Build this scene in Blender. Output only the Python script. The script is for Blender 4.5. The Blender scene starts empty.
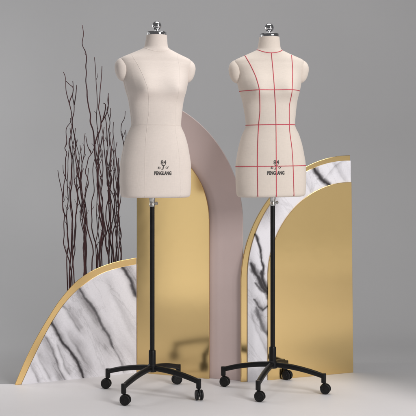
import bpy, bmesh, math, random
import numpy as np
from mathutils import Vector, Matrix, noise

random.seed(7)
R = math.radians
scene = bpy.context.scene
COL = scene.collection

# ------------------------------------------------------------------ camera model
F, HC, HV = 1057.0, 1.13, 155.0        # focal length (px of a 416 px frame), camera height (m), horizon row


def ground(u, v):
    Y = F * HC / (v - HV)
    return Vector(((u - 208) * Y / F, Y))


def at(u, v, Y):
    return Vector(((u - 208) * Y / F, Y, HC - (v - HV) * Y / F))


# ------------------------------------------------------------------ helpers
def link(name, mesh, mat=None, parent=None):
    o = bpy.data.objects.new(name, mesh)
    COL.objects.link(o)
    if mat:
        mesh.materials.append(mat)
    if parent:
        o.parent = parent
    return o


def obj(name, bm, mat=None, parent=None, smooth=True):
    me = bpy.data.meshes.new(name)
    bmesh.ops.recalc_face_normals(bm, faces=bm.faces)
    bm.to_mesh(me)
    bm.free()
    if smooth:
        me.polygons.foreach_set('use_smooth', [True] * len(me.polygons))
    return link(name, me, mat, parent)


def sharp(o, deg=35):
    me = o.data
    b = bmesh.new()
    b.from_mesh(me)
    for e in b.edges:
        if len(e.link_faces) == 2 and e.calc_face_angle(0) > R(deg):
            e.smooth = False
    b.to_mesh(me)
    b.free()
    return o


def tag(o, label, cat, group=None):
    o['label'] = label
    o['category'] = cat
    if group:
        o['group'] = group
    return o


def struct(o, label=None):
    o['kind'] = 'structure'
    if label:
        o['label'] = label
    return o


def empty(name, loc, rz=0):
    o = bpy.data.objects.new(name, None)
    o.empty_display_size = 0.1
    COL.objects.link(o)
    o.location = loc
    o.rotation_euler = (0, 0, rz)
    return o


def lathe(bm, prof, seg=32, M=None):
    """prof: list of (r, z); revolves about z; closes ends."""
    M = M or Matrix()
    rings = []
    for r, z in prof:
        if r < 1e-6:
            rings.append([bm.verts.new(M @ Vector((0, 0, z)))])
        else:
            rings.append([bm.verts.new(M @ Vector((r * math.cos(2 * math.pi * i / seg), r * math.sin(2 * math.pi * i / seg), z))) for i in range(seg)])
    for A, B in zip(rings, rings[1:]):
        for i in range(seg):
            j = (i + 1) % seg
            if len(A) == 1 and len(B) == 1:
                continue
            if len(A) == 1:
                bm.faces.new((A[0], B[i], B[j]))
            elif len(B) == 1:
                bm.faces.new((A[i], A[j], B[0]))
            else:
                bm.faces.new((A[i], A[j], B[j], B[i]))
    for Rg in (rings[0], rings[-1]):
        if len(Rg) > 1:
            bm.faces.new(Rg)
    return bm


def sweep(bm, pts, section, up=Vector((0, 0, 1)), scales=None):
    """sweep a closed 2D section [(side, up)] along pts."""
    n = len(pts)
    rings = []
    for i, p in enumerate(pts):
        t = (pts[min(i + 1, n - 1)] - pts[max(i - 1, 0)]).normalized()
        s = t.cross(up)
        if s.length < 1e-4:
            s = t.cross(Vector((0, 1, 0)))
        s.normalize()
        w = s.cross(t)
        k = scales[i] if scales else 1
        rings.append([bm.verts.new(p + s * a * k + w * b * k) for a, b in section])
    m = len(section)
    for A, B in zip(rings, rings[1:]):
        for i in range(m):
            j = (i + 1) % m
            bm.faces.new((A[i], A[j], B[j], B[i]))
    bm.faces.new(rings[0])
    bm.faces.new(rings[-1])
    return bm


def rrect(w, h, r, k=4):
    out = []
    for cx, cy, a0 in ((w / 2 - r, h / 2 - r, 0), (-w / 2 + r, h / 2 - r, 90), (-w / 2 + r, -h / 2 + r, 180), (w / 2 - r, -h / 2 + r, 270)):
        for i in range(k + 1):
            a = R(a0 + 90 * i / k)
            out.append((cx + r * math.cos(a), cy + r * math.sin(a)))
    return out


def pchip(xs, ys):
    xs = list(xs)
    ys = list(ys)
    n = len(xs)
    h = [xs[i + 1] - xs[i] for i in range(n - 1)]
    d = [(ys[i + 1] - ys[i]) / h[i] for i in range(n - 1)]
    m = [0.0] * n
    m[0], m[-1] = d[0], d[-1]
    for i in range(1, n - 1):
        if d[i - 1] * d[i] > 0:
            w1, w2 = 2 * h[i] + h[i - 1], h[i] + 2 * h[i - 1]
            m[i] = (w1 + w2) / (w1 / d[i - 1] + w2 / d[i])

    def f(x):
        if x <= xs[0]:
            return ys[0]
        if x >= xs[-1]:
            return ys[-1]
        lo, hi = 0, n - 1
        while hi - lo > 1:
            k = (lo + hi) // 2
            if xs[k] <= x:
                lo = k
            else:
                hi = k
        t = (x - xs[lo]) / h[lo]
        t2, t3 = t * t, t * t * t
        return (2 * t3 - 3 * t2 + 1) * ys[lo] + (t3 - 2 * t2 + t) * h[lo] * m[lo] + (-2 * t3 + 3 * t2) * ys[hi] + (t3 - t2) * h[lo] * m[hi]
    return f


# ------------------------------------------------------------------ materials
def mat(name, col, rough=0.5, metal=0.0, **kw):
    m = bpy.data.materials.new(name)
    m.use_nodes = True
    b = m.node_tree.nodes['Principled BSDF']
    b.inputs['Base Color'].default_value = (*col, 1)
    b.inputs['Roughness'].default_value = rough
    b.inputs['Metallic'].default_value = metal
    for k, v in kw.items():
        b.inputs[k.replace('_', ' ')].default_value = v
    return m


def nodes(m):
    nt = m.node_tree
    return nt, nt.nodes, nt.links, nt.nodes['Principled BSDF']


def add_noise(m, scale, c0, c1, detail=4, bump=0.0, bscale=None, bdist=0.001, coord='Object', stretch=None, rough=None):
    nt, N, L, b = nodes(m)
    tc = N.new('ShaderNodeTexCoord')
    mp = N.new('ShaderNodeMapping')
    if stretch:
        mp.inputs['Scale'].default_value = stretch
    L.new(tc.outputs[coord], mp.inputs['Vector'])
    n = N.new('ShaderNodeTexNoise')
    n.inputs['Scale'].default_value = scale
    n.inputs['Detail'].default_value = detail
    L.new(mp.outputs[0], n.inputs['Vector'])
    r = N.new('ShaderNodeValToRGB')
    r.color_ramp.elements[0].position = 0.3
    r.color_ramp.elements[1].position = 0.7
    r.color_ramp.elements[0].color = (*c0, 1)
    r.color_ramp.elements[1].color = (*c1, 1)
    L.new(n.outputs['Fac'], r.inputs['Fac'])
    L.new(r.outputs['Color'], b.inputs['Base Color'])
    if rough:
        mr = N.new('ShaderNodeMapRange')
        mr.inputs['To Min'].default_value, mr.inputs['To Max'].default_value = rough
        L.new(n.outputs['Fac'], mr.inputs['Value'])
        L.new(mr.outputs[0], b.inputs['Roughness'])
    if bump:
        n2 = N.new('ShaderNodeTexNoise')
        n2.inputs['Scale'].default_value = bscale or scale
        n2.inputs['Detail'].default_value = 3
        L.new(mp.outputs[0], n2.inputs['Vector'])
        bp = N.new('ShaderNodeBump')
        bp.inputs['Strength'].default_value = bump
        bp.inputs['Distance'].default_value = bdist
        L.new(n2.outputs['Fac'], bp.inputs['Height'])
        L.new(bp.outputs[0], b.inputs['Normal'])
    return m


def fabric(name, base):
    m = mat(name, base, 0.9)
    nt, N, L, b = nodes(m)
    b.inputs['Sheen Weight'].default_value = 0.15
    b.inputs['Sheen Roughness'].default_value = 0.5
    tc = N.new('ShaderNodeTexCoord')
    # slubby linen: threads one way and the other
    tot = None
    for st in ((1, 1, 14), (14, 14, 1)):
        mp = N.new('ShaderNodeMapping')
        mp.inputs['Scale'].default_value = st
        n = N.new('ShaderNodeTexNoise')
        n.inputs['Scale'].default_value = 45
        n.inputs['Detail'].default_value = 5
        L.new(tc.outputs['Object'], mp.inputs['Vector'])
        L.new(mp.outputs[0], n.inputs['Vector'])
        if tot is None:
            tot = n.outputs['Fac']
        else:
            a = N.new('ShaderNodeMath')
            L.new(tot, a.inputs[0])
            L.new(n.outputs['Fac'], a.inputs[1])
            tot = a.outputs[0]
    big = N.new('ShaderNodeTexNoise')
    big.inputs['Scale'].default_value = 7
    big.inputs['Detail'].default_value = 3
    L.new(tc.outputs['Object'], big.inputs['Vector'])
    s = N.new('ShaderNodeMath')
    s.operation = 'MULTIPLY_ADD'
    s.inputs[1].default_value = 0.7
    L.new(big.outputs['Fac'], s.inputs[0])
    L.new(tot, s.inputs[2])
    r = N.new('ShaderNodeMapRange')
    r.inputs['From Min'].default_value = 0.9
    r.inputs['From Max'].default_value = 1.8
    L.new(s.outputs[0], r.inputs['Value'])
    mx = N.new('ShaderNodeMix')
    mx.data_type = 'RGBA'
    mx.inputs['A'].default_value = (*[c * 0.93 for c in base], 1)
    mx.inputs['B'].default_value = (*[min(1, c * 1.04) for c in base], 1)
    L.new(r.outputs[0], mx.inputs['Factor'])
    L.new(mx.outputs['Result'], b.inputs['Base Color'])
    bp = N.new('ShaderNodeBump')
    bp.inputs['Strength'].default_value = 0.45
    bp.inputs['Distance'].default_value = 0.0007
    L.new(tot, bp.inputs['Height'])
    L.new(bp.outputs[0], b.inputs['Normal'])
    return m


M_LINEN = fabric('linen_blush', (0.785, 0.698, 0.636))
M_CREAM = fabric('linen_cream', (0.755, 0.668, 0.59))
M_TAPE = add_noise(mat('red_tape', (0.56, 0.07, 0.10), 0.65), 220, (0.50, 0.06, 0.085), (0.63, 0.085, 0.115), detail=2, bump=0.3, bscale=700, bdist=0.0004)
M_INK = add_noise(mat('black_ink', (0.06, 0.055, 0.053), 0.8), 900, (0.035, 0.032, 0.03), (0.12, 0.108, 0.10), detail=2)
M_CHROME = mat('chrome', (0.78, 0.78, 0.79), 0.06, 1.0)
M_STEEL = add_noise(mat('brushed_steel', (0.6, 0.6, 0.6), 0.3, 1.0), 60, (0.52, 0.52, 0.50), (0.68, 0.68, 0.66), stretch=(1, 1, 8))
M_BLACK = add_noise(mat('black_coated_steel', (0.006, 0.006, 0.006), 0.38, Specular_IOR_Level=0.28), 40, (0.0045, 0.0045, 0.005), (0.008, 0.0075, 0.008), rough=(0.32, 0.48), bump=0.06, bscale=300, bdist=0.0004)
M_RUBBER = add_noise(mat('black_nylon', (0.006, 0.006, 0.006), 0.42, Specular_IOR_Level=0.3), 60, (0.0045, 0.0045, 0.005), (0.009, 0.009, 0.009), rough=(0.36, 0.55))


def gold_mat():
    m = mat('gold_mirror', (0.80, 0.57, 0.27), 0.14, 1.0)
    return add_noise(m, 2.2, (0.785, 0.568, 0.256), (0.825, 0.60, 0.276), detail=3, bump=0.28, bscale=2.6, bdist=0.004, rough=(0.13, 0.20))


M_GOLD = gold_mat()
M_GOLDRIM = add_noise(mat('satin_gold', (0.74, 0.53, 0.24), 0.3, 1.0), 6, (0.73, 0.50, 0.21), (0.78, 0.54, 0.24), rough=(0.2, 0.3))
M_TAUPE = add_noise(mat('taupe_board', (0.36, 0.29, 0.275), 0.55), 5, (0.625, 0.497, 0.472), (0.665, 0.531, 0.507), detail=6, bump=0.05, bscale=120, bdist=0.0004, rough=(0.4, 0.5))
M_TAUPE_EDGE = mat('pale_board_edge', (0.60, 0.53, 0.52), 0.6)


def marble_mat():
    m = mat('white_marble', (0.8, 0.8, 0.82), 0.22)
    nt, N, L, b = nodes(m)
    v = N.new('ShaderNodeAttribute')
    v.attribute_name = 'vein'
    c = N.new('ShaderNodeAttribute')
    c.attribute_name = 'cloud'
    mx = N.new('ShaderNodeMix')
    mx.data_type = 'RGBA'
    mx.inputs['A'].default_value = (0.84, 0.825, 0.868, 1)
    mx.inputs['B'].default_value = (0.30, 0.285, 0.30, 1)
    m2 = N.new('ShaderNodeMix')
    m2.data_type = 'RGBA'
    m2.inputs['B'].default_value = (0.035, 0.03, 0.034, 1)
    tc = N.new('ShaderNodeTexCoord')
    rot = N.new('ShaderNodeMapping')
    rot.vector_type = 'TEXTURE'
    rot.inputs['Rotation'].default_value = (0, R(-33), 0)
    rot.inputs['Scale'].default_value = (1 / 9, 1 / 9, 1 / 2.2)
    L.new(tc.outputs['Object'], rot.inputs['Vector'])
    hn = N.new('ShaderNodeTexNoise')
    hn.inputs['Scale'].default_value = 1.0
    hn.inputs['Detail'].default_value = 7
    hn.inputs['Roughness'].default_value = 0.6
    hn.inputs['Distortion'].default_value = 0.6
    L.new(rot.outputs[0], hn.inputs['Vector'])
    sb = N.new('ShaderNodeMath')
    sb.operation = 'SUBTRACT'
    sb.inputs[1].default_value = 0.5
    L.new(hn.outputs['Fac'], sb.inputs[0])
    ab = N.new('ShaderNodeMath')
    ab.operation = 'ABSOLUTE'
    L.new(sb.outputs[0], ab.inputs[0])
    hair = N.new('ShaderNodeMapRange')
    hair.inputs['From Min'].default_value = 0.0
    hair.inputs['From Max'].default_value = 0.016
    hair.inputs['To Min'].default_value = 0.22
    hair.inputs['To Max'].default_value = 0.0
    L.new(ab.outputs[0], hair.inputs['Value'])
    gr = N.new('ShaderNodeTexNoise')
    gr.inputs['Scale'].default_value = 160
    gr.inputs['Detail'].default_value = 3
    L.new(tc.outputs['Object'], gr.inputs['Vector'])
    grm = N.new('ShaderNodeMapRange')
    grm.inputs['From Min'].default_value = 0.3
    grm.inputs['From Max'].default_value = 0.7
    grm.inputs['To Min'].default_value = -0.06
    grm.inputs['To Max'].default_value = 0.06
    L.new(gr.outputs['Fac'], grm.inputs['Value'])
    s1 = N.new('ShaderNodeMath')
    L.new(c.outputs['Fac'], s1.inputs[0])
    L.new(hair.outputs[0], s1.inputs[1])
    s2 = N.new('ShaderNodeMath')
    s2.use_clamp = True
    L.new(s1.outputs[0], s2.inputs[0])
    L.new(grm.outputs[0], s2.inputs[1])
    L.new(s2.outputs[0], mx.inputs['Factor'])
    L.new(mx.outputs['Result'], m2.inputs['A'])
    L.new(v.outputs['Fac'], m2.inputs['Factor'])
    L.new(m2.outputs['Result'], b.inputs['Base Color'])
    return m


M_MARBLE = marble_mat()
M_TWIG = add_noise(mat('willow_bark', (0.04, 0.02, 0.022), 0.75), 30, (0.030, 0.009, 0.012), (0.095, 0.031, 0.034), detail=5, stretch=(1, 1, 0.25), bump=0.4, bscale=90, bdist=0.001)
M_TWIG2 = add_noise(mat('grey_willow_bark', (0.06, 0.045, 0.045), 0.8), 30, (0.045, 0.026, 0.029), (0.095, 0.055, 0.058), detail=5, stretch=(1, 1, 0.25), bump=0.4, bscale=90, bdist=0.001)

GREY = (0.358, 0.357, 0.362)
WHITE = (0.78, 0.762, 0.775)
M_BACK = add_noise(mat('grey_backdrop', GREY, 0.9), 1.3, tuple(c * 0.985 for c in GREY), tuple(c * 1.015 for c in GREY), detail=3, bump=0.05, bscale=180, bdist=0.0005)


def floor_mat():
    """white studio vinyl; soft light falloff at the right rear is painted in as grey"""
    m = mat('white_vinyl', WHITE, 0.55)
    nt, N, L, b = nodes(m)
    tc = N.new('ShaderNodeTexCoord')
    sp = N.new('ShaderNodeSeparateXYZ')
    L.new(tc.outputs['Object'], sp.inputs[0])
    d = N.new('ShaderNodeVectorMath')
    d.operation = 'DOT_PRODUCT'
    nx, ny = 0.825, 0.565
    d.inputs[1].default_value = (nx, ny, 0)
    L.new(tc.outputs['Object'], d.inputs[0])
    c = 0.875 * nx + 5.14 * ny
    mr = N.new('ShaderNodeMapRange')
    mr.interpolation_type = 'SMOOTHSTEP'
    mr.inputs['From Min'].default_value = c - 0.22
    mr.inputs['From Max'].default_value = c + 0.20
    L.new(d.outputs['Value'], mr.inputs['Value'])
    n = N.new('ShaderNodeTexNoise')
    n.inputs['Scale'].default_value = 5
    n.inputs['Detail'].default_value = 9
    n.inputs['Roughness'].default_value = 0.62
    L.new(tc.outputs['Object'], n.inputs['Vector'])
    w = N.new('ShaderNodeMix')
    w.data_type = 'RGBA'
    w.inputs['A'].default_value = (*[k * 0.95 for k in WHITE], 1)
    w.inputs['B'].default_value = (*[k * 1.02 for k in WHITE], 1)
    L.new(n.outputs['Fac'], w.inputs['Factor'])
    g = N.new('ShaderNodeMix')  # white to grey: the floor's light falloff painted into its colour
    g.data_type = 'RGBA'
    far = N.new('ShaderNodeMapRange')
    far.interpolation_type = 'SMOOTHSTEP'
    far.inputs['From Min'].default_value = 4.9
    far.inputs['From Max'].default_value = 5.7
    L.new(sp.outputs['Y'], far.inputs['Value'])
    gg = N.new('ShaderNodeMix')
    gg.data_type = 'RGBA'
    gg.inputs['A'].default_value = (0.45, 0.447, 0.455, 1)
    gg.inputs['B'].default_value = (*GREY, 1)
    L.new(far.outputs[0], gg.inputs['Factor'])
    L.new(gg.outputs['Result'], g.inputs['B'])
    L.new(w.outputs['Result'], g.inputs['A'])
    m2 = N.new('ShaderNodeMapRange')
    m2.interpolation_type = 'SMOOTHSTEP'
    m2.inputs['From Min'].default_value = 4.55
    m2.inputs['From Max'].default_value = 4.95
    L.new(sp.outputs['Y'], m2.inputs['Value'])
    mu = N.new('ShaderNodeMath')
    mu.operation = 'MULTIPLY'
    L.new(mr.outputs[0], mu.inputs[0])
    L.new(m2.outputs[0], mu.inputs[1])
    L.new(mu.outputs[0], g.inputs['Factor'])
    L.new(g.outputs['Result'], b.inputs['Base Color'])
    return m


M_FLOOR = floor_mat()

# ------------------------------------------------------------------ setting: backdrop sweep and floor sheet
bm = bmesh.new()
WALL_Y, CR = 7.6, 1.3
prof = [(-7.0, -0.004), (0, -0.004), (WALL_Y - CR, -0.004)]
for i in range(1, 25):
    a = R(90 * i / 24)
    prof.append((WALL_Y - CR + CR * math.sin(a), -0.004 + CR - CR * math.cos(a)))
prof += [(WALL_Y, 2.2), (WALL_Y, 5.0)]
rows = [[bm.verts.new((x, y, z)) for x in np.linspace(-6, 6, 13)] for y, z in prof]
for A, B in zip(rows, rows[1:]):
    for i in range(12):
        bm.faces.new((A[i], A[i + 1], B[i + 1], B[i]))
o = struct(obj('backdrop', bm, M_BACK), 'plain grey studio backdrop sweeping down to the floor')

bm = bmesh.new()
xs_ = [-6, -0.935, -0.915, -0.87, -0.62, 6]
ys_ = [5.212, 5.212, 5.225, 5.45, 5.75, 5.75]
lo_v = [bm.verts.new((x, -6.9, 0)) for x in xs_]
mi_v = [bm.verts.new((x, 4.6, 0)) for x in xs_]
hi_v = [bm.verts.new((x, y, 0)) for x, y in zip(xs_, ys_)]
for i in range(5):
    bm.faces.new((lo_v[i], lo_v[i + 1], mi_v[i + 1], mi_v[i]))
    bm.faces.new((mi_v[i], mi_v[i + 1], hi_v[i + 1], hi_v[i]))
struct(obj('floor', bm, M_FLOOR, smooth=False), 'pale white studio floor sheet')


# ------------------------------------------------------------------ arched screens
class Plane:
    def __init__(s, L, Rr):
        s.a = ground(*L)
        b = ground(*Rr)
        s.w = (b - s.a).length
        s.t = (b - s.a) / s.w
        s.n = Vector((s.t.y, -s.t.x))          # towards the camera

    def sz(s, u, v):
        k = (u - 208) / F
        q = (k * s.a.y - s.a.x) / (s.t.x - k * s.t.y)
        Y = s.a.y + q * s.t.y
        return q, HC - (v - HV) * Y / F

    def root(s, name):
        return empty(name, (s.a.x, s.a.y, 0), math.atan2(s.t.y, s.t.x))


def arc_top(cx, cz, r):
    return lambda q: cz + math.sqrt(max(0, r * r - (q - cx) ** 2))


def cols(s0, s1, n, side):
    out = []
    for i in range(n + 1):
        t = i / n
        if side == 'l':
            t = 1 - math.cos(t * math.pi / 2)
        elif side == 'r':
            t = math.sin(t * math.pi / 2)
        out.append(s0 + (s1 - s0) * t)
    return out


def board(name, s0, s1, top, side, front, thick, m, parent, n=70, lean=0.0, bevel=0.0012, edge=None):
    """flat board in its plane's (x, z), front face at y=-front, given thickness backwards"""
    qs = cols(s0, s1, n, side)
    def X(q, z):
        return q - lean * z * max(0, (q - s0) / (s1 - s0))
    out = [(s0, 0.0)]
    for q in qs:
        out.append((q, top(q)))
    out.append((s1, 0.0))
    clean = []
    for p in out:
        if not clean or (Vector(p) - Vector(clean[-1])).length > 1e-5:
            clean.append(p)
    b = bmesh.new()
    fr = [b.verts.new((X(q, z), -front, z)) for q, z in clean]
    bk = [b.verts.new((X(q, z), -front + thick, z)) for q, z in clean]
    ff = b.faces.new(fr)
    fb = b.faces.new(bk)
    k = len(clean)
    for i in range(k):
        fc = b.faces.new((fr[i], fr[(i + 1) % k], bk[(i + 1) % k], bk[i]))
        if edge:
            fc.material_index = 1
    bmesh.ops.recalc_face_normals(b, faces=b.faces)
    if bevel:
        es = [e for e in b.edges if (e.verts[0] in fr and e.verts[1] in fr) or (e.verts[0] in bk and e.verts[1] in bk)]
        bmesh.ops.bevel(b, geom=es, offset=bevel, segments=1, affect='EDGES', profile=0.5)
    o = obj(name, b, m, parent, smooth=False)
    if edge:
        o.data.materials.append(edge)
    return o


def fbm2(x, y, seed, octs=4):
    v, a, s = 0, 0.5, 1
    for _ in range(octs):
        v += a * noise.noise(Vector((x * s, y * s, seed)))
        a *= 0.5
        s *= 2
    return v


def marble(name, s0, s1, top, front, thick, parent, plane, veins, direction, n=290, rows_=320, cloud_amt=1.0, seed=1.0, lean=0.0):
    """grid-faced board; veins = (polyline px, width m, strength, halo m, halo strength)"""
    qs = cols(s0, s1, n, 'l')
    P = np.array([[(q, top(q) * j / rows_) for j in range(rows_ + 1)] for q in qs])      # (n+1, rows+1, 2)
    P[:, :, 0] -= lean * P[:, :, 1] * ((P[:, :, 0] - s0) / (s1 - s0))
    b = bmesh.new()
    V = [[b.verts.new((P[i, j, 0], -front, P[i, j, 1])) for j in range(rows_ + 1)] for i in range(n + 1)]
    for i in range(n):
        for j in range(rows_):
            b.faces.new((V[i][j], V[i + 1][j], V[i + 1][j + 1], V[i][j + 1]))
    rim = [V[i][0] for i in range(n + 1)] + V[n][1:] + [V[i][rows_] for i in range(n - 1, -1, -1)] + [V[0][j] for j in range(rows_ - 1, 0, -1)]
    bk = [b.verts.new((v.co.x, -front + thick, v.co.z)) for v in rim]
    k = len(rim)
    for i in range(k):
        b.faces.new((rim[i], bk[i], bk[(i + 1) % k], rim[(i + 1) % k]))
    b.faces.new(bk)
    bmesh.ops.recalc_face_normals(b, faces=b.faces)
    b.verts.index_update()
    co = np.array([(v.co.x, v.co.z) for v in b.verts])
    me = bpy.data.meshes.new(name)
    b.to_mesh(me)
    b.free()
    # warp the sample positions a little so that veins wander
    wx = np.array([fbm2(x * 9, z * 9, seed, 4) for x, z in co])
    wz = np.array([fbm2(x * 9, z * 9, seed + 7, 4) for x, z in co])
    fine = np.array([fbm2(x * 60, z * 60, seed + 3, 3) for x, z in co])
    Q = co + 0.022 * np.c_[wx, wz]
    vein = np.zeros(len(co))
    cloud = np.zeros(len(co))
    ca, sa = math.cos(direction), math.sin(direction)
    p = co[:, 0] * ca + co[:, 1] * sa
    q = -co[:, 0] * sa + co[:, 1] * ca
    streak = np.array([fbm2(b_ * 11 + 0.35 * w, a_ * 2.1, seed + 11, 5) for a_, b_, w in zip(p, q, wx)])
    streak2 = np.array([fbm2(b_ * 34 + 0.8 * w, a_ * 4.5, seed + 17, 4) for a_, b_, w in zip(p, q, wz)])
    blotch = np.array([fbm2(x * 4.5, z * 4.5, seed + 23, 3) for x, z in co])
    cloud += cloud_amt * (np.clip(streak * 1.9 + blotch * 0.9 - 0.05, 0, 1) * 0.75 + np.clip(streak2 * 1.5 * (0.45 + blotch) - 0.02, 0, 0.5))
    for pts, wd, st, hw, hs in veins:
        A = np.array([plane.sz(*t) for t in pts])
        best = np.full(len(co), 9.0)
        along = np.zeros(len(co))
        acc = 0
        for a0, a1 in zip(A, A[1:]):
            d = a1 - a0
            l2 = (d * d).sum()
            t = np.clip(((Q - a0) @ d) / l2, 0, 1)
            dist = np.hypot(*(Q - (a0 + t[:, None] * d)).T)
            m_ = dist < best
            best[m_] = dist[m_]
            along[m_] = acc + t[m_] * math.sqrt(l2)
            acc += math.sqrt(l2)
        u_ = along / acc
        taper = np.clip(np.minimum(u_, 1 - u_) * 7 + 0.45, 0, 1)
        ww = np.maximum(wd * 1.3, 0.0034) * taper * (1 + 0.9 * fine)
        vein = np.maximum(vein, st * np.clip(1.25 - best / np.maximum(ww, 1e-5), 0, 1))
        sgn = np.zeros(len(co))
        bb = np.full(len(co), 9.0)
        for a0, a1 in zip(A, A[1:]):
            d = a1 - a0
            t = np.clip(((Q - a0) @ d) / (d * d).sum(), 0, 1)
            v_ = Q - (a0 + t[:, None] * d)
            dist = np.hypot(*v_.T)
            m_ = dist < bb
            bb[m_] = dist[m_]
            sgn[m_] = np.sign(d[0] * v_[m_, 1] - d[1] * v_[m_, 0])
        hw_ = np.where(sgn > 0, hw, abs(hw) * 0.38) if hw > 0 else np.where(sgn < 0, -hw, abs(hw) * 0.38)
        cloud += hs * np.exp(-(best / hw_) ** 2) * (0.65 + 1.5 * np.clip(streak2 + 0.25, 0, 1)) * taper
    for nm, arr in (('vein', np.clip(vein, 0, 1)), ('cloud', np.clip(cloud, 0, 1))):
        at_ = me.attributes.new(nm, 'FLOAT', 'POINT')
        at_.data.foreach_set('value', arr.astype(np.float32))
    return link(name, me, M_MARBLE, parent)


# --- left: marble quarter arch with a gold rim
PL = Plane((15, 385.5), (136, 373))
rootL = PL.root('arched_screen')
rootL.location.y += 0.010
tag(rootL, 'low marble quarter arch screen with thin gold rim in front of the branches', 'decorative screen', 'arched backdrop screens')
lo = [PL.sz(*p) for p in [(15, 384), (24, 362.5), (36, 338.5), (48, 318), (59.5, 300.5), (79.5, 279), (100, 267.3), (120, 261), (136, 258)]]
li = [PL.sz(*p) for p in [(21.2, 384), (31, 362.5), (42, 340), (53.3, 319.5), (65, 302.8), (80.3, 287.4), (104, 272.6), (122, 267.2), (136, 264.5)]]
topLo = pchip([q for q, _ in lo], [max(0.004, z) for _, z in lo])
topLi = pchip([q for q, _ in li], [max(0.004, z) for _, z in li])
board('gold_rim', lo[0][0], PL.w + 0.003, topLo, 'n', 0.0, 0.004, M_GOLDRIM, rootL, n=60)
marble('marble_face', li[0][0], PL.w - 0.0005, topLi, 0.004, 0.0035, rootL, PL, [
    ([(46, 311), (51, 323), (56, 333), (63, 343), (70, 351), (76, 361), (84, 380)], 0.0068, 1.0, 0.045, 0.62),
    ([(77, 284), (84, 297), (91, 308), (99, 320), (107, 334), (114, 348)], 0.0062, 0.80, -0.050, 0.70),
    ([(118, 262), (125, 272), (131, 283), (138, 298)], 0.0088, 0.95, 0.045, 0.85),
    ([(112, 344), (118, 356), (124, 374)], 0.003, 0.35, 0.022, 0.35),
    ([(58, 303), (66, 309), (73, 319), (80, 332)], 0.003, 0.30, 0.028, 0.50),
    ([(43, 336), (50, 349), (57, 364), (64, 381)], 0.0036, 0.50, -0.030, 0.75),
    ([(36, 352), (42, 364), (49, 381)], 0.0010, 0.1, 0.020, 0.60),
    ([(29, 364), (34, 374), (38, 383)], 0.0010, 0.1, 0.014, 0.50),
    ([(56, 345), (62, 358), (69, 376)], 0.0034, 0.28, 0.022, 0.55),
    ([(104, 276), (113, 293), (122, 312), (132, 335)], 0.001, 0.0, 0.040, 0.24),
    ([(66, 330), (76, 346), (88, 372)], 0.001, 0.0, 0.030, 0.34),
], direction=R(-57), cloud_amt=0.30, seed=3.1)

# --- middle: gold half arch standing in front of a taller taupe half arch
PG = Plane((136.5, 372.5), (209, 379))
rootG = PG.root('arched_screen')
tag(rootG, 'plain mirror gold half arch screen directly behind the blush dress form', 'decorative screen', 'arched backdrop screens')
board('gold_board', 0.001, PG.w, arc_top(0.0202, 0.8069, 0.3873), 'r', 0.0, 0.010, M_GOLD, rootG, n=60)

PP = Plane((136.8, 371.8), (242.5, 381))
rootP = PP.root('arched_screen')
tag(rootP, 'tallest screen, matt taupe pink half arch between the two dress forms', 'decorative screen', 'arched backdrop screens')
board('taupe_board', 0.0, PP.w, arc_top(-0.0739, 0.7837, 0.6624), 'r', 0.0, 0.012, M_TAUPE, rootP, n=70, edge=M_TAUPE_EDGE)

# --- right: three layers, gold behind marble behind gold
PR = Plane((242.5, 382), (352, 372))
rootR = PR.root('arched_screen')
tag(rootR, 'layered quarter arch screen of gold, marble and gold behind the form with red tapes', 'decorative screen', 'arched backdrop screens')
S1 = 0.627
LEAN = 0.0105
board('gold_rim', -0.0070, S1, arc_top(0.6295, 0.4916, 0.6369), 'l', 0.0, 0.010, M_GOLD, rootR, n=80, lean=LEAN)
tM = arc_top(0.6122, 0.514, 0.5866)
marble('marble_face', 0.0258, S1 - 0.0008, tM, 0.007, 0.0065, rootR, PR, [
    ([(253, 233), (256, 240), (259.5, 248), (261.5, 256), (262.3, 266), (262, 276)], 0.0066, 1.0, 0.012, 0.35),
    ([(250.5, 264), (255, 272), (259, 279), (264.5, 290), (270, 301)], 0.0150, 1.0, 0.024, 0.7),
    ([(261, 270), (262, 279), (266, 288), (270, 293)], 0.0120, 1.0, 0.016, 0.5),
    ([(255, 283), (259, 287), (264, 294)], 0.0080, 0.85, 0.018, 0.6),
    ([(253, 299), (258, 307), (262, 309.5), (268, 306)], 0.0044, 0.85, 0.020, 0.5),
    ([(256, 308), (260, 318), (264, 328), (270, 338)], 0.0095, 0.72, 0.030, 0.75),
    ([(252, 313), (256, 325), (261, 339), (267, 354)], 0.001, 0.1, 0.022, 0.55),
    ([(311, 164), (315, 171.5), (319, 177.5), (325, 182.5), (331, 187)], 0.0125, 1.0, 0.020, 0.4),
    ([(345, 160), (335, 167), (326, 176)], 0.001, 0.1, 0.012, 0.28),
    ([(302, 175), (307, 185), (312, 196)], 0.001, 0.1, 0.020, 0.36),
    ([(330, 162), (337, 170), (345, 181)], 0.001, 0.1, 0.018, 0.26),
], direction=R(-62), cloud_amt=0.42, seed=9.4, lean=LEAN)
board('gold_face', 0.1340, S1 - 0.0002, arc_top(0.6098, 0.5128, 0.4763), 'l', 0.0145, 0.007, M_GOLD, rootR, n=80, lean=LEAN)


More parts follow.
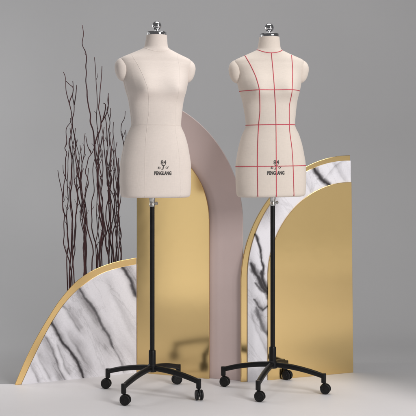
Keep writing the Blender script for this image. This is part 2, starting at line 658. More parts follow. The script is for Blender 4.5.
# ------------------------------------------------------------------ dress forms
TAB = [  # z, half width, front depth, back depth, exponent
    (0.000, .1655, .104, .118, 2.35), (0.080, .1700, .107, .124, 2.3), (0.152, .1690, .106, .125, 2.25), (0.200, .1625, .103, .119, 2.2),
    (0.248, .1530, .098, .109, 2.15), (0.296, .1385, .091, .097, 2.1), (0.344, .1195, .082, .085, 2.1), (0.416, .1265, .085, .088, 2.1),
    (0.465, .1345, .088, .094, 2.15), (0.508, .1470, .090, .100, 2.2), (0.551, .1555, .089, .104, 2.35), (0.590, .1590, .081, .103, 2.5),
    (0.612, .1655, .0755, .099, 2.55), (0.630, .1725, .071, .094, 2.6), (0.643, .1740, .067, .088, 2.5), (0.652, .1705, .0655, .084, 2.4), (0.660, .1610, .064, .080, 2.3),
    (0.668, .1440, .062, .076, 2.2), (0.677, .1230, .060, .072, 2.1), (0.686, .1020, .059, .068, 2.0), (0.695, .0820, .058, .064, 2.0), (0.703, .0650, .056, .060, 2.0), (0.712, .0565, .0535, .056, 2.0), (0.740, .0515, .050, .052, 2.0), (0.768, .0480, .048, .048, 2.0)]
ZS = [t[0] for t in TAB]
fA, fB, fC, fN = (pchip(ZS, [t[i] for t in TAB]) for i in (1, 2, 3, 4))
fY0 = pchip([0, .15, .34, .50, .62, .70, .77], [0.0, 0.0, -.004, .006, .014, .008, -.004])
HEM_R = 0.016


def bump_at(x, z):
    g = 0
    for sx in (-1, 1):
        dx = (x - sx * 0.078) / (0.056 if abs(x) < 0.078 or x * sx < 0 else 0.038)
        dz = (z - 0.502) / (0.060 if z > 0.502 else 0.027)
        g += math.exp(-0.5 * (dx * dx + dz * dz))
        g += 0.16 * math.exp(-0.5 * (((x - sx * 0.078) / 0.021) ** 2 + ((z - 0.504) / 0.021) ** 2))
    belly = 0.006 * math.exp(-0.5 * ((x / 0.08) ** 2 + ((z - 0.215) / 0.06) ** 2))
    return 0.043 * g + belly


def S(th, z, shrink=0.0):
    a, n = fA(z) - shrink, fN(z)
    c, s = math.cos(th), math.sin(th)
    x = a * math.copysign(abs(c) ** (2 / n), c)
    if s < 0:
        y = -(fB(z) - shrink) * abs(s) ** (2 / n) - bump_at(x, z) * min(1, abs(s) * 1.6) ** 1.5
    else:
        y = (fC(z) - shrink) * abs(s) ** (2 / n)
    return Vector((x, y + fY0(z), z))


def theta(x, z, front=True):
    n = fN(z)
    r = max(-1, min(1, x / fA(z)))
    c = math.copysign(abs(r) ** (n / 2), r)
    return -math.acos(c) if front else math.acos(c)


def SN(th, z):
    e = 1e-3
    a = S(th + e, z) - S(th - e, z)
    b = S(th, z + e) - S(th, z - e)
    n = a.cross(b).normalized()
    p = S(th, z)
    if n.dot(Vector((p.x, p.y - fY0(z), 0))) < 0 and abs(n.z) < 0.9:
        n = -n
    if abs(n.z) >= 0.9 and n.z < 0:
        n = -n
    return p, n


def torso_mesh():
    b = bmesh.new()
    seg = 168
    zs = [HEM_R * (1 - math.cos(R(90 * i / 6))) for i in range(7)]
    z = HEM_R
    while z < 0.63:
        z += 0.0065
        zs.append(z)
    while z < 0.7650:
        z += 0.0022
        zs.append(min(z, 0.768))
    rings = []
    for k, z in enumerate(zs):
        sh = HEM_R * (1 - math.sin(R(90 * k / 6))) if k < 7 else 0
        rings.append([b.verts.new(S(2 * math.pi * i / seg, z, sh)) for i in range(seg)])
    for A, B in zip(rings, rings[1:]):
        for i in range(seg):
            j = (i + 1) % seg
            b.faces.new((A[i], A[j], B[j], B[i]))
    # underside slightly recessed and neck top
    last = rings[0]
    for sc, dz in ((0.9, 0.0), (0.5, 0.002), (0.12, 0.003)):
        nr = [b.verts.new(Vector((v.co.x * sc, v.co.y * sc, dz))) for v in rings[0]]
        for i in range(seg):
            j = (i + 1) % seg
            b.faces.new((last[i], last[j], nr[j], nr[i]))
        last = nr
    b.faces.new(last)
    b.faces.new(rings[-1])
    return b


def ribbon(bm, path, w, h=0.0009, closed=False):
    """path: list of (point, normal) on the surface"""
    n = len(path)
    rings = []
    for i, (p, nn) in enumerate(path):
        if closed:
            t = path[(i + 1) % n][0] - path[i - 1][0]
        else:
            t = path[min(i + 1, n - 1)][0] - path[max(i - 1, 0)][0]
        s = t.cross(nn).normalized()
        rings.append([bm.verts.new(p - s * w / 2 - nn * 0.001), bm.verts.new(p - s * w * 0.46 + nn * h), bm.verts.new(p + s * w * 0.46 + nn * h), bm.verts.new(p + s * w / 2 - nn * 0.001)])
    m = n if closed else n - 1
    for i in range(m):
        A, B = rings[i], rings[(i + 1) % n]
        for k in range(3):
            bm.faces.new((A[k], A[k + 1], B[k + 1], B[k]))
    return bm


def level(z, n=200):
    return [SN(2 * math.pi * i / n, z) for i in range(n)]


def up_path(fx, z0, z1, front=True, n=130):
    return [SN(theta(fx(z), z, front), z) for z in [z0 + (z1 - z0) * i / n for i in range(n + 1)]]


def neck_path(n=160):
    out = []
    for i in range(n):
        ph = 2 * math.pi * i / n
        s = math.sin(ph)
        z = 0.7045 - (0.0185 if s < 0 else 0.004) * abs(s) ** 1.6
        x = 0.0615 * math.cos(ph)
        out.append(SN(theta(x, z, s < 0), z))
    return out


def text_mesh(body, size, x0, z0, bold=0.0, squeeze=1.0, shear=0.0):
    cu = bpy.data.curves.new('print', 'FONT')
    cu.body = body
    cu.size = size
    cu.align_x = 'CENTER'
    cu.offset = bold
    cu.shear = shear
    cu.resolution_u = 4
    t = bpy.data.objects.new('print', cu)
    COL.objects.link(t)
    dg = bpy.context.evaluated_depsgraph_get()
    me = bpy.data.meshes.new_from_object(t.evaluated_get(dg))
    bpy.data.objects.remove(t)
    b = bmesh.new()
    b.from_mesh(me)
    bpy.data.meshes.remove(me)
    b.verts.ensure_lookup_table()
    bmesh.ops.subdivide_edges(b, edges=[e for e in b.edges if e.calc_length() > 0.006], cuts=2)
    wrap(b, x0, z0, squeeze)
    return b


def wrap(b, x0, z0, squeeze=1.0):
    for v in b.verts:
        x, z = x0 + v.co.x * squeeze, z0 + v.co.y
        p, n = SN(theta(x, z), z)
        v.co = p + n * 0.0007


def emblem_mesh(x0, z0):
    """small monogram between two ringed dots, drawn as flat strokes"""
    b = bmesh.new()
    def stroke(pts, w):
        vs = []
        for i, p in enumerate(pts):
            p = Vector(p)
            t = (Vector(pts[min(i + 1, len(pts) - 1)]) - Vector(pts[max(i - 1, 0)])).normalized()
            s = Vector((-t.y, t.x)) * w / 2
            vs.append((b.verts.new((p.x - s.x, p.y - s.y, 0)), b.verts.new((p.x + s.x, p.y + s.y, 0))))
        for A, B in zip(vs, vs[1:]):
            b.faces.new((A[0], A[1], B[1], B[0]))
    def ring(cx, cy, r, w, a0=0, a1=360):
        stroke([(cx + r * math.cos(R(a0 + (a1 - a0) * i / 14)), cy + r * math.sin(R(a0 + (a1 - a0) * i / 14))) for i in range(15)], w)
    stroke([(-.0065, .0095), (.0085, .0105)], .0036)
    stroke([(.003, .0095), (.0005, .001), (-.0015, -.0075)], .0048)
    stroke([(-.0015, -.0075), (-.006, -.010), (-.008, -.007)], .0030)
    ring(-.0185, -.002, .0042, .0026)
    stroke([(-.0255, -.005), (-.0225, .004)], .0020)
    ring(.0165, -.001, .0042, .0020)
    stroke([(.0215, -.004), (.0255, .006)], .0018)
    wrap(b, x0, z0)
    return b


def make_form(loc, yaw, base_ang, off, lean, cloth, tapes, label):
    root = empty('dress_form', loc, yaw)
    tag(root, label, 'dress form', 'dress forms on wheeled stands')
    # ---- torso
    torso = obj('torso', torso_mesh(), cloth, root)
    torso.location = (off[0], off[1], 0.930)
    torso.rotation_euler = (0, lean, 0)
    sharp(torso, 50)
    TM = Matrix.Translation(loc) @ Matrix.Rotation(yaw, 4, 'Z') @ Matrix.Translation((off[0], off[1], 0.930)) @ Matrix.Rotation(lean, 4, 'Y')

    def project(p):
        w = TM @ p
        return 208 + F * w.x / w.y, HV - F * (w.z - HC) / w.y

    def trace(px):
        """the path on the front that runs through the given picture points"""
        pv = pchip([-v for u, v in reversed(px)], [u for u, v in reversed(px)])
        zs_, xs_ = [], []
        z = 0.676
        while z > -0.013:
            lo_, hi_ = -fA(max(z, 0)) * 0.992, fA(max(z, 0)) * 0.992
            for _ in range(30):
                mid = (lo_ + hi_) / 2
                u, v = project(S(theta(mid, z), z))
                if u < pv(-v):
                    lo_ = mid
                else:
                    hi_ = mid
            zs_.append(z)
            xs_.append((lo_ + hi_) / 2)
            z -= 0.012
        return pchip(zs_[::-1], xs_[::-1])

    # ---- arm caps: padded ovals closing the armholes
    for sx in (-1, 1):
        b = bmesh.new()
        nu, nv = 48, 28
        rings = []
        for i in range(nv + 1):
            ph = math.pi * i / nv
            rings.append([])
            for j in range(nu):
                t = 2 * math.pi * j / nu
                # oval pad, axis along x; fuller at the top, rounder outside
                cx = math.cos(ph)
                rr = math.sin(ph) ** 0.74
                y = 0.0465 * rr * math.cos(t)
                zz = rr * math.sin(t)
                z = zz * (0.0480 if zz > 0 else 0.066)
                x = cx * (0.036 if cx > 0 else 0.028)
                x += 0.10 * z if z < 0 else -0.10 * z * (z / 0.05)
                rings[-1].append(b.verts.new((sx * (0.1590 + x), y + 0.0195, 0.6110 + z)))
        for A, B in zip(rings, rings[1:]):
            for j in range(nu):
                k = (j + 1) % nu
                b.faces.new((A[j], A[k], B[k], B[j]))
        bmesh.ops.remove_doubles(b, verts=b.verts, dist=1e-5)
        obj('arm_cap', b, cloth, torso)
    # ---- seams in the cloth
    b = bmesh.new()
    if tapes:
        princess = [[(244, 54), (251, 66), (257, 80), (259.5, 91), (260, 110), (258.7, 125), (257.6, 150), (257.5, 165), (257.9, 197)],
                    [(291.5, 55), (292.6, 70), (292, 91), (289.2, 108), (289.3, 125), (292, 150), (293, 165), (294, 197)]]
        cen = [(271, 50), (273, 70), (274.6, 91), (275.6, 110), (276, 125), (276.3, 165), (276.4, 197)]
    else:
        princess = [[(132, 55), (138.5, 66), (145, 80), (148.3, 91), (149, 110), (147.2, 125), (145.3, 150), (145, 170), (145.4, 198)],
                    [(177.5, 56), (179.5, 70), (178.8, 91), (175.6, 108), (175.2, 125), (178.6, 150), (179.8, 165), (180.6, 198)]]
        cen = [(160, 50), (161.5, 70), (162.6, 91), (163, 110), (163, 125), (163.5, 165), (163.5, 198)]
    lines = [trace(p) for p in princess]
    centre = trace(cen)
    fl = lambda k: (lambda z: k * fA(z))
    paths = [up_path(lines[0], 0.004, 0.677), up_path(lines[1], 0.004, 0.677), up_path(fl(0.48), 0.004, 0.676, False), up_path(fl(-0.48), 0.004, 0.676, False), up_path(lambda z: 0.0, 0.004, 0.70, False)]
    if not tapes:
        sm = bmesh.new()
        for p in paths:
            ribbon(sm, p, 0.0022, 0.0003)
        for k in (0.999, -0.999):
            ribbon(sm, up_path(fl(k), 0.004, 0.545), 0.003, 0.0006)
        ribbon(sm, level(0.340), 0.0040, 0.0005, True)
        ribbon(sm, neck_path(), 0.003, 0.0006, True)
        obj('stitched_seam', sm, cloth, torso)
        b.free()
    else:
        W = 0.0037
        defs = [(paths[0], 0), (paths[1], 0), (up_path(centre, 0.003, 0.6845), 0), (paths[2], 0), (paths[3], 0), (paths[4], 0),
                (level(0.506), 1), (level(0.3435), 1), (level(0.1475), 1), (neck_path(), 1)]
        for i, (p, c) in enumerate(defs):
            tb = bmesh.new()
            ribbon(tb, p, W, 0.0011 if c else 0.0014, bool(c))
            obj('style_tape', tb, M_TAPE, torso)
        b.free()
    # ---- printed maker's mark, low on the centre front
    z84 = 0.162
    xc = centre(0.16)
    obj('size_number', text_mesh('84', 0.027, xc, 0.1565, 0.0006, 1.0), M_INK, torso, smooth=False)
    obj('printed_emblem', emblem_mesh(xc - 0.001, 0.1420), M_INK, torso, smooth=False)
    obj('maker_name', text_mesh('PENGLANG', 0.0225, xc - 0.002, 0.108, 0.0012, 0.71), M_INK, torso, smooth=False)
    # ---- neck plate and ball
    b = bmesh.new()
    lathe(b, [(0.0, 0.764), (0.0445, 0.764), (0.0462, 0.7655), (0.0468, 0.7675), (0.0468, 0.7795), (0.0455, 0.7812), (0.0430, 0.7818), (0.0, 0.7822)], 48)
    cap = sharp(obj('neck_plate', b, M_CHROME, torso), 40)
    b = bmesh.new()
    pr = [(0.0, 0.7815), (0.0135, 0.7815), (0.0130, 0.7835), (0.0080, 0.7850), (0.0072, 0.7885)]
    for i in range(2, 25):
        a = R(-90 + 180 * i / 24)
        pr.append((0.0222 * math.cos(a), 0.8105 + 0.0222 * math.sin(a)))
    pr[-1] = (0.0, pr[-1][1])
    lathe(b, pr, 40)
    obj('ball_knob', b, M_CHROME, cap)
    cap.location.y = fY0(0.768)
    # ---- pole socket with its thumb screw
    b = bmesh.new()
    lathe(b, [(0.0, 0.887), (0.0128, 0.887), (0.0135, 0.8885), (0.0135, 0.8975), (0.0125, 0.899), (0.0125, 0.915), (0.014, 0.917), (0.014, 0.934), (0.0, 0.934)], 32)
    sock = sharp(obj('pole_socket', b, M_STEEL, root), 40)
    b = bmesh.new()
    dirw = R(-25) - yaw
    Mx = Matrix.Translation((0, 0, 0.902)) @ Matrix.Rotation(dirw, 4, 'Z') @ Matrix.Rotation(R(90), 4, 'Y')
    lathe(b, [(0.0, 0.010), (0.0032, 0.010), (0.0032, 0.0175), (0.0070, 0.0182), (0.0078, 0.0195), (0.0078, 0.0255), (0.0068, 0.027), (0.0, 0.0272)], 20, Mx)
    sharp(obj('thumb_screw', b, M_STEEL, sock), 40)
    # ---- pole and its sleeve
    b = bmesh.new()
    lathe(b, [(0.0, 0.13), (0.0112, 0.13), (0.0112, 0.8885), (0.0, 0.8885)], 28)
    sharp(obj('pole', b, M_BLACK, root), 40)
    b = bmesh.new()
    lathe(b, [(0.0, 0.106), (0.0200, 0.106), (0.0225, 0.108), (0.0225, 0.136), (0.0190, 0.140), (0.0168, 0.142), (0.0166, 0.204), (0.0152, 0.2075), (0.0115, 0.2080), (0.0, 0.2080)], 36)
    sharp(obj('hub_sleeve', b, M_BLACK, root), 40)
    # ---- four curved legs, each with its caster
    RL = 0.250
    trail = [R(a) - yaw for a in ((-12, -40, -18, -14) if tapes else (-74, 205, 172, -10))]
    for k in range(4):
        ang = base_ang - yaw + R(90 * k)
        d = Vector((math.cos(ang), math.sin(ang), 0))
        pts = []
        for i in range(19):
            r = 0.012 + (RL - 0.016) * i / 18
            z = 0.1235 - 0.0405 * (r / RL) ** 1.9
            pts.append(d * r + Vector((0, 0, z)))
        b = bmesh.new()
        sweep(b, pts, rrect(0.0235, 0.0240, 0.0075, 5), scales=[1.05 - 0.10 * i / 18 for i in range(19)])
        leg = sharp(obj('leg', b, M_BLACK, root), 50)
        b = bmesh.new()
        Mc = Matrix.Translation(d * RL)
        lathe(b, [(0.0, 0.0525), (0.0108, 0.0525), (0.0118, 0.0540), (0.0118, 0.0950), (0.0105, 0.0965), (0.0, 0.0970)], 28, Mc)
        sharp(obj('leg_socket', b, M_BLACK, leg), 40)
        # caster: stem, hood, two wheels on one axle
        cas_ang = trail[k]
        cd = Vector((math.cos(cas_ang), math.sin(cas_ang), 0))
        ax = Vector((-cd.y, cd.x, 0))
        wc = d * RL + cd * 0.008 + Vector((0, 0, 0.0241))
        b = bmesh.new()
        lathe(b, [(0.0, 0.030), (0.0055, 0.030), (0.0055, 0.0535), (0.0, 0.0535)], 16, Mc)
        A = Matrix.Translation(wc) @ Matrix(((cd.x, 0, ax.x, 0), (cd.y, 0, ax.y, 0), (0, 1, 0, 0), (0, 0, 0, 1)))
        # hood: a thick half ring over the gap between the wheels
        hood = []
        for i in range(15):
            a = R(-15 + 190 * i / 14)
            hood.append(wc + cd * 0.0245 * math.cos(a) + Vector((0, 0, 0.0245 * math.sin(a))))
        sec = rrect(0.0098, 0.0042, 0.0018, 3)
        rr_ = []
        for i, p in enumerate(hood):
            rad = (p - wc).normalized()
            rr_.append([b.verts.new(p + ax * u + rad * w) for u, w in sec])
        for P_, Q_ in zip(rr_, rr_[1:]):
            for i in range(len(sec)):
                j = (i + 1) % len(sec)
                b.faces.new((P_[i], P_[j], Q_[j], Q_[i]))
        b.faces.new(rr_[0])
        b.faces.new(rr_[-1])
        lathe(b, [(0.0, -0.006), (0.0085, -0.006), (0.0085, 0.006), (0.0, 0.006)], 18, A)
        cas = sharp(obj('caster', b, M_RUBBER, root), 40)
        for s in (-1, 1):
            b = bmesh.new()
            pr = [(0.0, 0.0062), (0.0206, 0.0062), (0.0231, 0.0072), (0.0240, 0.0092), (0.0240, 0.0126), (0.0231, 0.0150), (0.0210, 0.0162), (0.0168, 0.0164), (0.0160, 0.0154), (0.0076, 0.0158), (0.0068, 0.0170), (0.0, 0.0174)]
            lathe(b, [(r, s * z) for r, z in pr], 36, A)
            sharp(obj('wheel', b, M_RUBBER, cas), 40)
    return root


gl = ground(152.2, 394)
gr = ground(272.7, 390)
make_form((gl.x, gl.y, 0), R(17), R(-28), (0.0155, -0.004), R(0.35), M_LINEN, False,
          'plain blush linen dress form without red tapes, on black wheeled stand')
make_form((gr.x, gr.y, 0), R(8), R(-19), (-0.0085, -0.004), R(-0.7), M_CREAM, True,
          'cream dress form marked with red style tapes, on black wheeled stand')

# ------------------------------------------------------------------ curly branches standing behind the marble screen
BR = [  # (label or None, material, base thickness px, points, side twigs)
    ('tallest curly branch, rising alone well above all the others', 0, 1.9, [(82.2, 25), (83.5, 34), (82.2, 44), (85.5, 52), (86.6, 59), (85.8, 66), (86.4, 73), (85.8, 81), (87, 90), (87.2, 97), (88.7, 107), (90.5, 115), (90.3, 122), (93, 130), (94, 138), (94.5, 148), (95.5, 160), (97.5, 170), (98, 182), (99, 193), (100, 205), (101.8, 216), (103, 227), (101.5, 236), (100.5, 245), (99.5, 256), (100, 266), (99, 300)],
     [[(102, 66), (101.5, 76), (100.2, 90), (99.5, 100), (98.6, 108), (100, 115), (101, 122), (100, 130), (97, 137), (94.8, 144)],
      [(108.5, 93), (107.8, 100), (108.2, 107), (106.3, 114), (103.5, 119), (101, 123)],
      [(103.3, 103), (105.6, 105), (104.8, 112), (103, 119)]]),
    ('forked curly branch with a tall pronged tip, left of the tallest one', 0, 1.4, [(63.4, 72), (65.5, 78), (66, 90), (68, 99), (70, 106), (71.5, 113), (72, 120), (72, 127), (71, 135), (69.8, 142), (70.5, 150), (72, 160), (71.8, 172), (72, 184), (70.5, 193), (71, 203), (72.5, 214), (72, 224), (71.8, 235), (71.5, 245), (71, 255), (70, 264), (69.5, 275), (69.5, 310)],
     [[(66, 81), (69.5, 84.5), (72.9, 87.5), (72.8, 93), (70.5, 99), (69.2, 103.5)]]),
    (None, 0, 1.4, [(72.8, 81), (73.2, 88), (72.7, 97), (74, 104), (74, 112), (72.3, 120), (72.8, 128), (74.5, 136), (75.5, 144), (76, 155), (78, 163), (80, 172), (81, 182), (82, 192), (83.5, 202), (85, 212), (85.2, 222), (84, 235), (84.3, 245), (84, 255), (84.3, 268), (84, 300)],
     [[(76.7, 85), (75.8, 95), (74.2, 105)]]),
    (None, 0, 1.2, [(70.6, 118), (70.3, 122.5), (67, 127), (66, 132), (66.8, 143), (64.8, 148), (66.8, 153), (65.5, 159), (65.5, 170), (65.4, 177), (63.8, 185), (63.5, 193), (62.7, 203), (63.2, 211), (66.5, 218), (67, 226), (67.6, 235), (68.5, 245), (67, 255), (66.8, 265), (67.5, 286), (68, 310)], []),
    ('short outer branch, its tip the lowest on the left of the bunch', 0, 1.1, [(57.8, 170), (59, 178), (60.5, 185), (62.5, 195), (62.8, 206), (64.5, 215), (63.8, 224), (64.2, 235), (63.5, 243), (66, 252), (69, 260), (70.5, 268), (72, 277), (72, 310)], []),
    (None, 0, 1.3, [(69.5, 138), (69, 146), (73, 158), (74, 170), (74.2, 180), (76, 188), (77.5, 196), (77.3, 206), (75.6, 216), (76, 226), (75.2, 235), (74.5, 243), (72.5, 252), (73, 260), (71.5, 272), (70.5, 287), (71, 310)], []),
    (None, 1, 1.1, [(74.5, 135), (76.5, 145), (79, 155), (79, 165), (77, 176), (76.5, 186), (77.8, 196), (76.8, 206), (76, 214), (75.3, 225), (74, 238), (75, 250), (73, 262), (74, 276), (74, 310)], []),
    (None, 0, 1.3, [(85.2, 133), (84, 142), (84.6, 150), (83.5, 158), (81.8, 165), (82, 172), (81, 180), (80, 186), (77.8, 190), (78, 196), (80, 204), (82.5, 211), (84, 218), (84.8, 228), (84, 240), (85.5, 250), (85.6, 258), (85, 268), (85, 300)],
     [[(77, 184), (78.3, 188)], [(74.5, 184), (77.9, 190)]]),
    (None, 0, 1.3, [(85.8, 136), (87.4, 145), (89.5, 150), (91, 154), (88.5, 158), (87, 165), (85.3, 172), (87.5, 178), (88.3, 184), (86.5, 190), (85, 198), (83.8, 207), (85.5, 216), (87, 226), (89.5, 236), (92.5, 246), (93.2, 254), (92, 263), (92, 300)],
     [[(94, 148), (92.5, 152), (90.8, 154.5)]]),
    (None, 0, 1.3, [(95, 158), (93, 167), (93, 176), (94, 185), (94, 193), (92, 200), (91.5, 210), (92, 220), (91.8, 228), (94, 238), (96.5, 246), (97.5, 252), (96.8, 260), (97.5, 272), (97, 300)], []),
    ('thin straight greyish branch just right of the tallest one', 1, 0.9, [(94.3, 57), (95.3, 66), (96, 80), (97, 95), (97.3, 105), (96.5, 115), (97, 125), (98.2, 133), (99.5, 145), (102, 158), (103, 170), (101.5, 182), (100.5, 192), (102.5, 203), (103, 212), (104, 222), (104.5, 230), (106, 238), (106.2, 246), (108.4, 254), (108, 300)], []),
    (None, 0, 1.5, [(101, 123), (103, 134), (103.5, 142), (104.5, 152), (105.5, 162), (106.5, 170), (107, 178), (108.3, 187), (108.5, 197), (109, 208), (109.5, 218), (107.8, 228), (105.5, 238), (106.3, 248), (108.5, 256), (109, 268), (108, 300)],
     [[(112, 222), (110, 226), (108.8, 236), (109.8, 246), (108.6, 256)]]),
    (None, 1, 1.2, [(108.3, 96), (108.6, 104), (107, 110), (109, 117), (110, 123), (109, 130), (109.8, 138), (111, 146), (113.6, 153), (114, 162), (114, 172), (113.5, 180), (114, 190), (115.2, 200), (114.5, 212), (116, 222), (113, 232), (112.5, 245), (113.3, 256), (113, 300)],
     [[(110.5, 108), (110.6, 114), (109.6, 120)], [(113.6, 122), (113, 132), (114, 142), (113.8, 153)]]),
    ('branch nearest the blush form, its tip bent out beside the waist', 1, 1.1, [(125.2, 111), (124.6, 118), (121.6, 124), (121, 132), (122.5, 138), (123.6, 146), (121.5, 158), (119.5, 170), (118.8, 180), (119.3, 190), (118, 200), (118.6, 212), (119.6, 225), (119, 235), (121, 246), (121.3, 258), (121, 300)],
     [[(125.4, 130), (126, 137), (123.6, 145)]]),
    (None, 1, 1.1, [(110.4, 132), (109.4, 142), (110.4, 152), (109.6, 163), (108.6, 173), (107, 184), (110.5, 190), (113.4, 196), (114.6, 204), (113.4, 213), (115, 223), (116.8, 234), (116, 246), (117, 256), (117, 300)], []),
    (None, 0, 1.4, [(114.5, 150), (117.5, 165), (117, 176), (117.8, 187), (117.6, 196), (119.3, 206), (118.2, 216), (119.6, 226), (121.2, 236), (119.2, 244), (121.2, 253), (120.6, 266), (120, 300)], []),
    (None, 0, 1.2, [(104.2, 127), (102.6, 138), (100, 150), (98.5, 160), (100.5, 172), (102.6, 182), (101, 192), (102.8, 200), (101.6, 210), (104.2, 222), (105.4, 232), (102.6, 242), (101.5, 254), (102, 266), (102, 300)], []),
    (None, 0, 1.2, [(70, 128), (71.5, 138), (74, 150), (75.5, 160), (77.5, 170), (79, 180), (80.5, 190), (82, 201), (81.5, 212), (83, 224), (84.6, 236), (83.2, 248), (84.6, 262), (84, 300)], [[(78.6, 160), (78, 168), (79, 178)]]),
    (None, 0, 1.3, [(98, 128), (97, 138), (98.6, 150), (96.5, 162), (98, 174), (97, 186), (99.5, 198), (98.8, 210), (101, 222), (103.4, 234), (100.8, 246), (98.5, 256), (97.8, 268), (98, 300)], [[(100.6, 176), (99.8, 184), (98.6, 194)]]),
    (None, 0, 1.3, [(112.2, 158), (110.4, 168), (111.6, 180), (110, 192), (111.8, 203), (113.4, 214), (111.6, 226), (110, 238), (112, 250), (111.5, 264), (111, 300)], [[(107.6, 190), (108.8, 198), (111, 206)]]),
    (None, 0, 1.2, [(119.5, 172), (116.8, 184), (118.4, 196), (116.2, 208), (118, 220), (115.6, 232), (117.4, 244), (115.8, 258), (116, 300)], [[(121, 194), (120.4, 202), (118, 212)]]),
    (None, 0, 1.2, [(105, 116), (106.6, 126), (106.2, 137), (108, 148), (106.8, 160), (109.4, 172), (110.5, 184), (109.2, 196), (106.4, 208), (106, 220), (108.4, 231), (110.2, 243), (108.8, 256), (109.5, 300)], [[(108.4, 128), (107.8, 136), (107.4, 146)]]),
    (None, 1, 1.0, [(80.5, 172), (80, 184), (82.4, 195), (81.4, 206), (80.2, 217), (82.6, 229), (85.4, 240), (86.6, 252), (86, 264), (86, 300)], []),
    (None, 1, 1.0, [(117, 142), (115.4, 152), (116.5, 163), (115, 174), (116.4, 184), (115.6, 196), (116.8, 206), (116, 218), (117.7, 228), (117, 240), (118.6, 252), (118, 266), (118, 300)], []),
]

rb = random.Random(21)
for u0, top in ((69, 150), (75.5, 128), (80, 145), (88.5, 168), (96, 140), (102, 136), (106.5, 150), (113, 138), (118.5, 158)):
    pts, u, v, du = [], u0, top, 0.0
    while v < 268:
        pts.append((u, v))
        du = 0.55 * du + rb.uniform(-1.5, 1.5)
        u += du + (u0 - u) * 0.12
        v += rb.uniform(8, 12)
    pts.append((u0 + (u - u0) * 0.3, 300))
    k = rb.randrange(2, 5)
    tu, tv = pts[k]
    sd = rb.choice((-1, 1))
    BR.append((None, rb.choice((0, 0, 1)), rb.uniform(0.85, 1.2), pts, [[(tu + sd * 4.2, tv - 17), (tu + sd * 3.8, tv - 10), (tu + sd * 1.6, tv - 4), (tu, tv)]]))


def branch_tube(b, pts, r0, r1, seg=7):
    """pts from tip to base; Catmull-Rom smoothed; radius r1 at the tip, r0 at the base"""
    P = [pts[0]] + pts + [pts[-1]]
    out = []
    for i in range(1, len(P) - 2):
        for k in range(4):
            t = k / 4
            p0, p1, p2, p3 = P[i - 1:i + 3]
            out.append(0.5 * ((2 * p1) + (p2 - p0) * t + (2 * p0 - 5 * p1 + 4 * p2 - p3) * t * t + (3 * p1 - p0 - 3 * p2 + p3) * t ** 3))
    out.append(pts[-1])
    n = len(out)
    sec = [(math.cos(2 * math.pi * i / seg), math.sin(2 * math.pi * i / seg)) for i in range(seg)]
    sc = []
    for i in range(n):
        t = i / (n - 1)
        kn = 1 + 0.22 * noise.noise(out[i] * 28)
        sc.append((r1 + (r0 - r1) * t ** 0.8) * kn)
    sweep(b, out, sec, up=Vector((0, -1, 0)), scales=sc)


GEN = 'dark reddish curly branch among those behind the marble screen'
for bi, (lab, mk, th, pts, twigs) in enumerate(BR):
    Y0 = 5.72 + 0.11 * math.sin(bi * 2.4) + 0.03 * random.uniform(-1, 1)
    px = 5.4e-3

    def dep(v, k):
        return Y0 + 0.022 * noise.noise(Vector((v * 0.045, bi * 3.7, k)))
    P = [at(u, v, dep(v, 0)) for u, v in pts]
    base = P[-1]
    P.append(Vector((base.x * 1.0 + random.uniform(-.01, .01), Y0, 0.10)))
    P.append(Vector((P[-1].x + random.uniform(-.006, .006), Y0, 0.0)))
    b = bmesh.new()
    branch_tube(b, P, th * px * 0.55, 0.0018)
    for tw in twigs:
        n_ = len(tw)
        T = []
        for i, (u, v) in enumerate(tw):
            f_ = 1 - i / (n_ - 1)
            T.append(at(u, v, dep(v, 0) - 0.05 * math.sin(f_ * 1.5) * f_))
        branch_tube(b, T, th * px * 0.36, 0.0016, 6)
    # bud-sized spurs
    for _ in range(3):
        i = random.randrange(2, max(3, len(P) - 6))
        p = P[i]
        q = p + Vector((random.choice((-1, 1)) * random.uniform(.006, .016), random.uniform(-.012, .012), random.uniform(.02, .045)))
        branch_tube(b, [q, (p + q) / 2 + Vector((0.003, 0, 0)), p], 0.0018, 0.0009, 5)
    ob = obj('curly_branch', b, (M_TWIG, M_TWIG2)[mk])
    tag(ob, lab or GEN, 'branch', 'curly branches behind the marble screen')

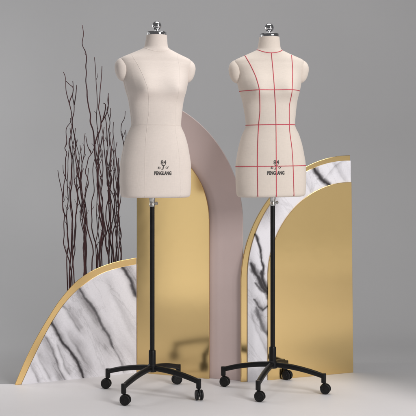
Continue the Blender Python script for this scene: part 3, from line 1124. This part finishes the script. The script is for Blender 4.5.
# ------------------------------------------------------------------ light: studio softboxes plus added fill lamps
w = bpy.data.worlds.new('World')
scene.world = w
w.use_nodes = True
bg = w.node_tree.nodes['Background']
bg.inputs['Color'].default_value = (0.985, 0.985, 1.0, 1)
bg.inputs['Strength'].default_value = 0.10


def softbox(name, loc, target, sx, sy, power, col=(1, 1, 1), spread=180):
    l = bpy.data.lights.new(name, 'AREA')
    l.shape = 'RECTANGLE'
    l.size, l.size_y = sx, sy
    l.energy = power
    l.color = col
    l.spread = R(spread)
    o = bpy.data.objects.new(name, l)
    COL.objects.link(o)
    o.location = loc
    d = Vector(target) - Vector(loc)
    o.rotation_euler = d.to_track_quat('-Z', 'Y').to_euler()
    return o


softbox('key_softbox', (2.95, 1.2, 2.75), (0.0, 5.1, 1.0), 1.9, 1.9, 178, (1.0, 0.985, 0.975))
softbox('top_softbox', (0.3, 5.15, 3.8), (0.3, 5.35, 0.0), 2.4, 1.4, 48, (1.0, 0.985, 0.985))
softbox('added_right_fill', (2.3, 3.85, 0.74), (0.5, 5.4, 0.68), 2.3, 0.96, 3.1, (1.0, 0.975, 0.95))  # added low lamp, gives the right gold boards something bright to reflect
softbox('added_left_fill', (-1.91, 3.676, 0.59), (-0.14, 5.356, 0.50), 0.58, 1.12, 1.62, (1.0, 0.985, 0.98))  # added low lamp, cut to shape the reflection in the gold half arch
softbox('rim_softbox', (-2.0, 6.1, 1.6), (-0.1, 5.0, 1.1), 0.5, 1.4, 9, (1.0, 0.99, 0.98))
softbox('added_backdrop_fill', (-3.1, 5.2, 2.0), (-1.8, 7.6, 0.55), 1.0, 1.0, 30, (1.0, 1.0, 1.0), 130)  # added out of view to brighten the left of the backdrop

# ------------------------------------------------------------------ camera
cam = bpy.data.cameras.new('camera')
co_ = bpy.data.objects.new('camera', cam)
COL.objects.link(co_)
co_.location = (0, 0, HC)
co_.rotation_euler = (R(90), 0, 0)
cam.sensor_width = 36
cam.lens = 36 * F / 416
cam.shift_y = -(208 - HV) / 416
cam.clip_end = 100
scene.camera = co_

scene.view_settings.view_transform = 'Standard'
scene.view_settings.look = 'None'
scene.view_settings.gamma = 1
scene.view_settings.exposure = 0
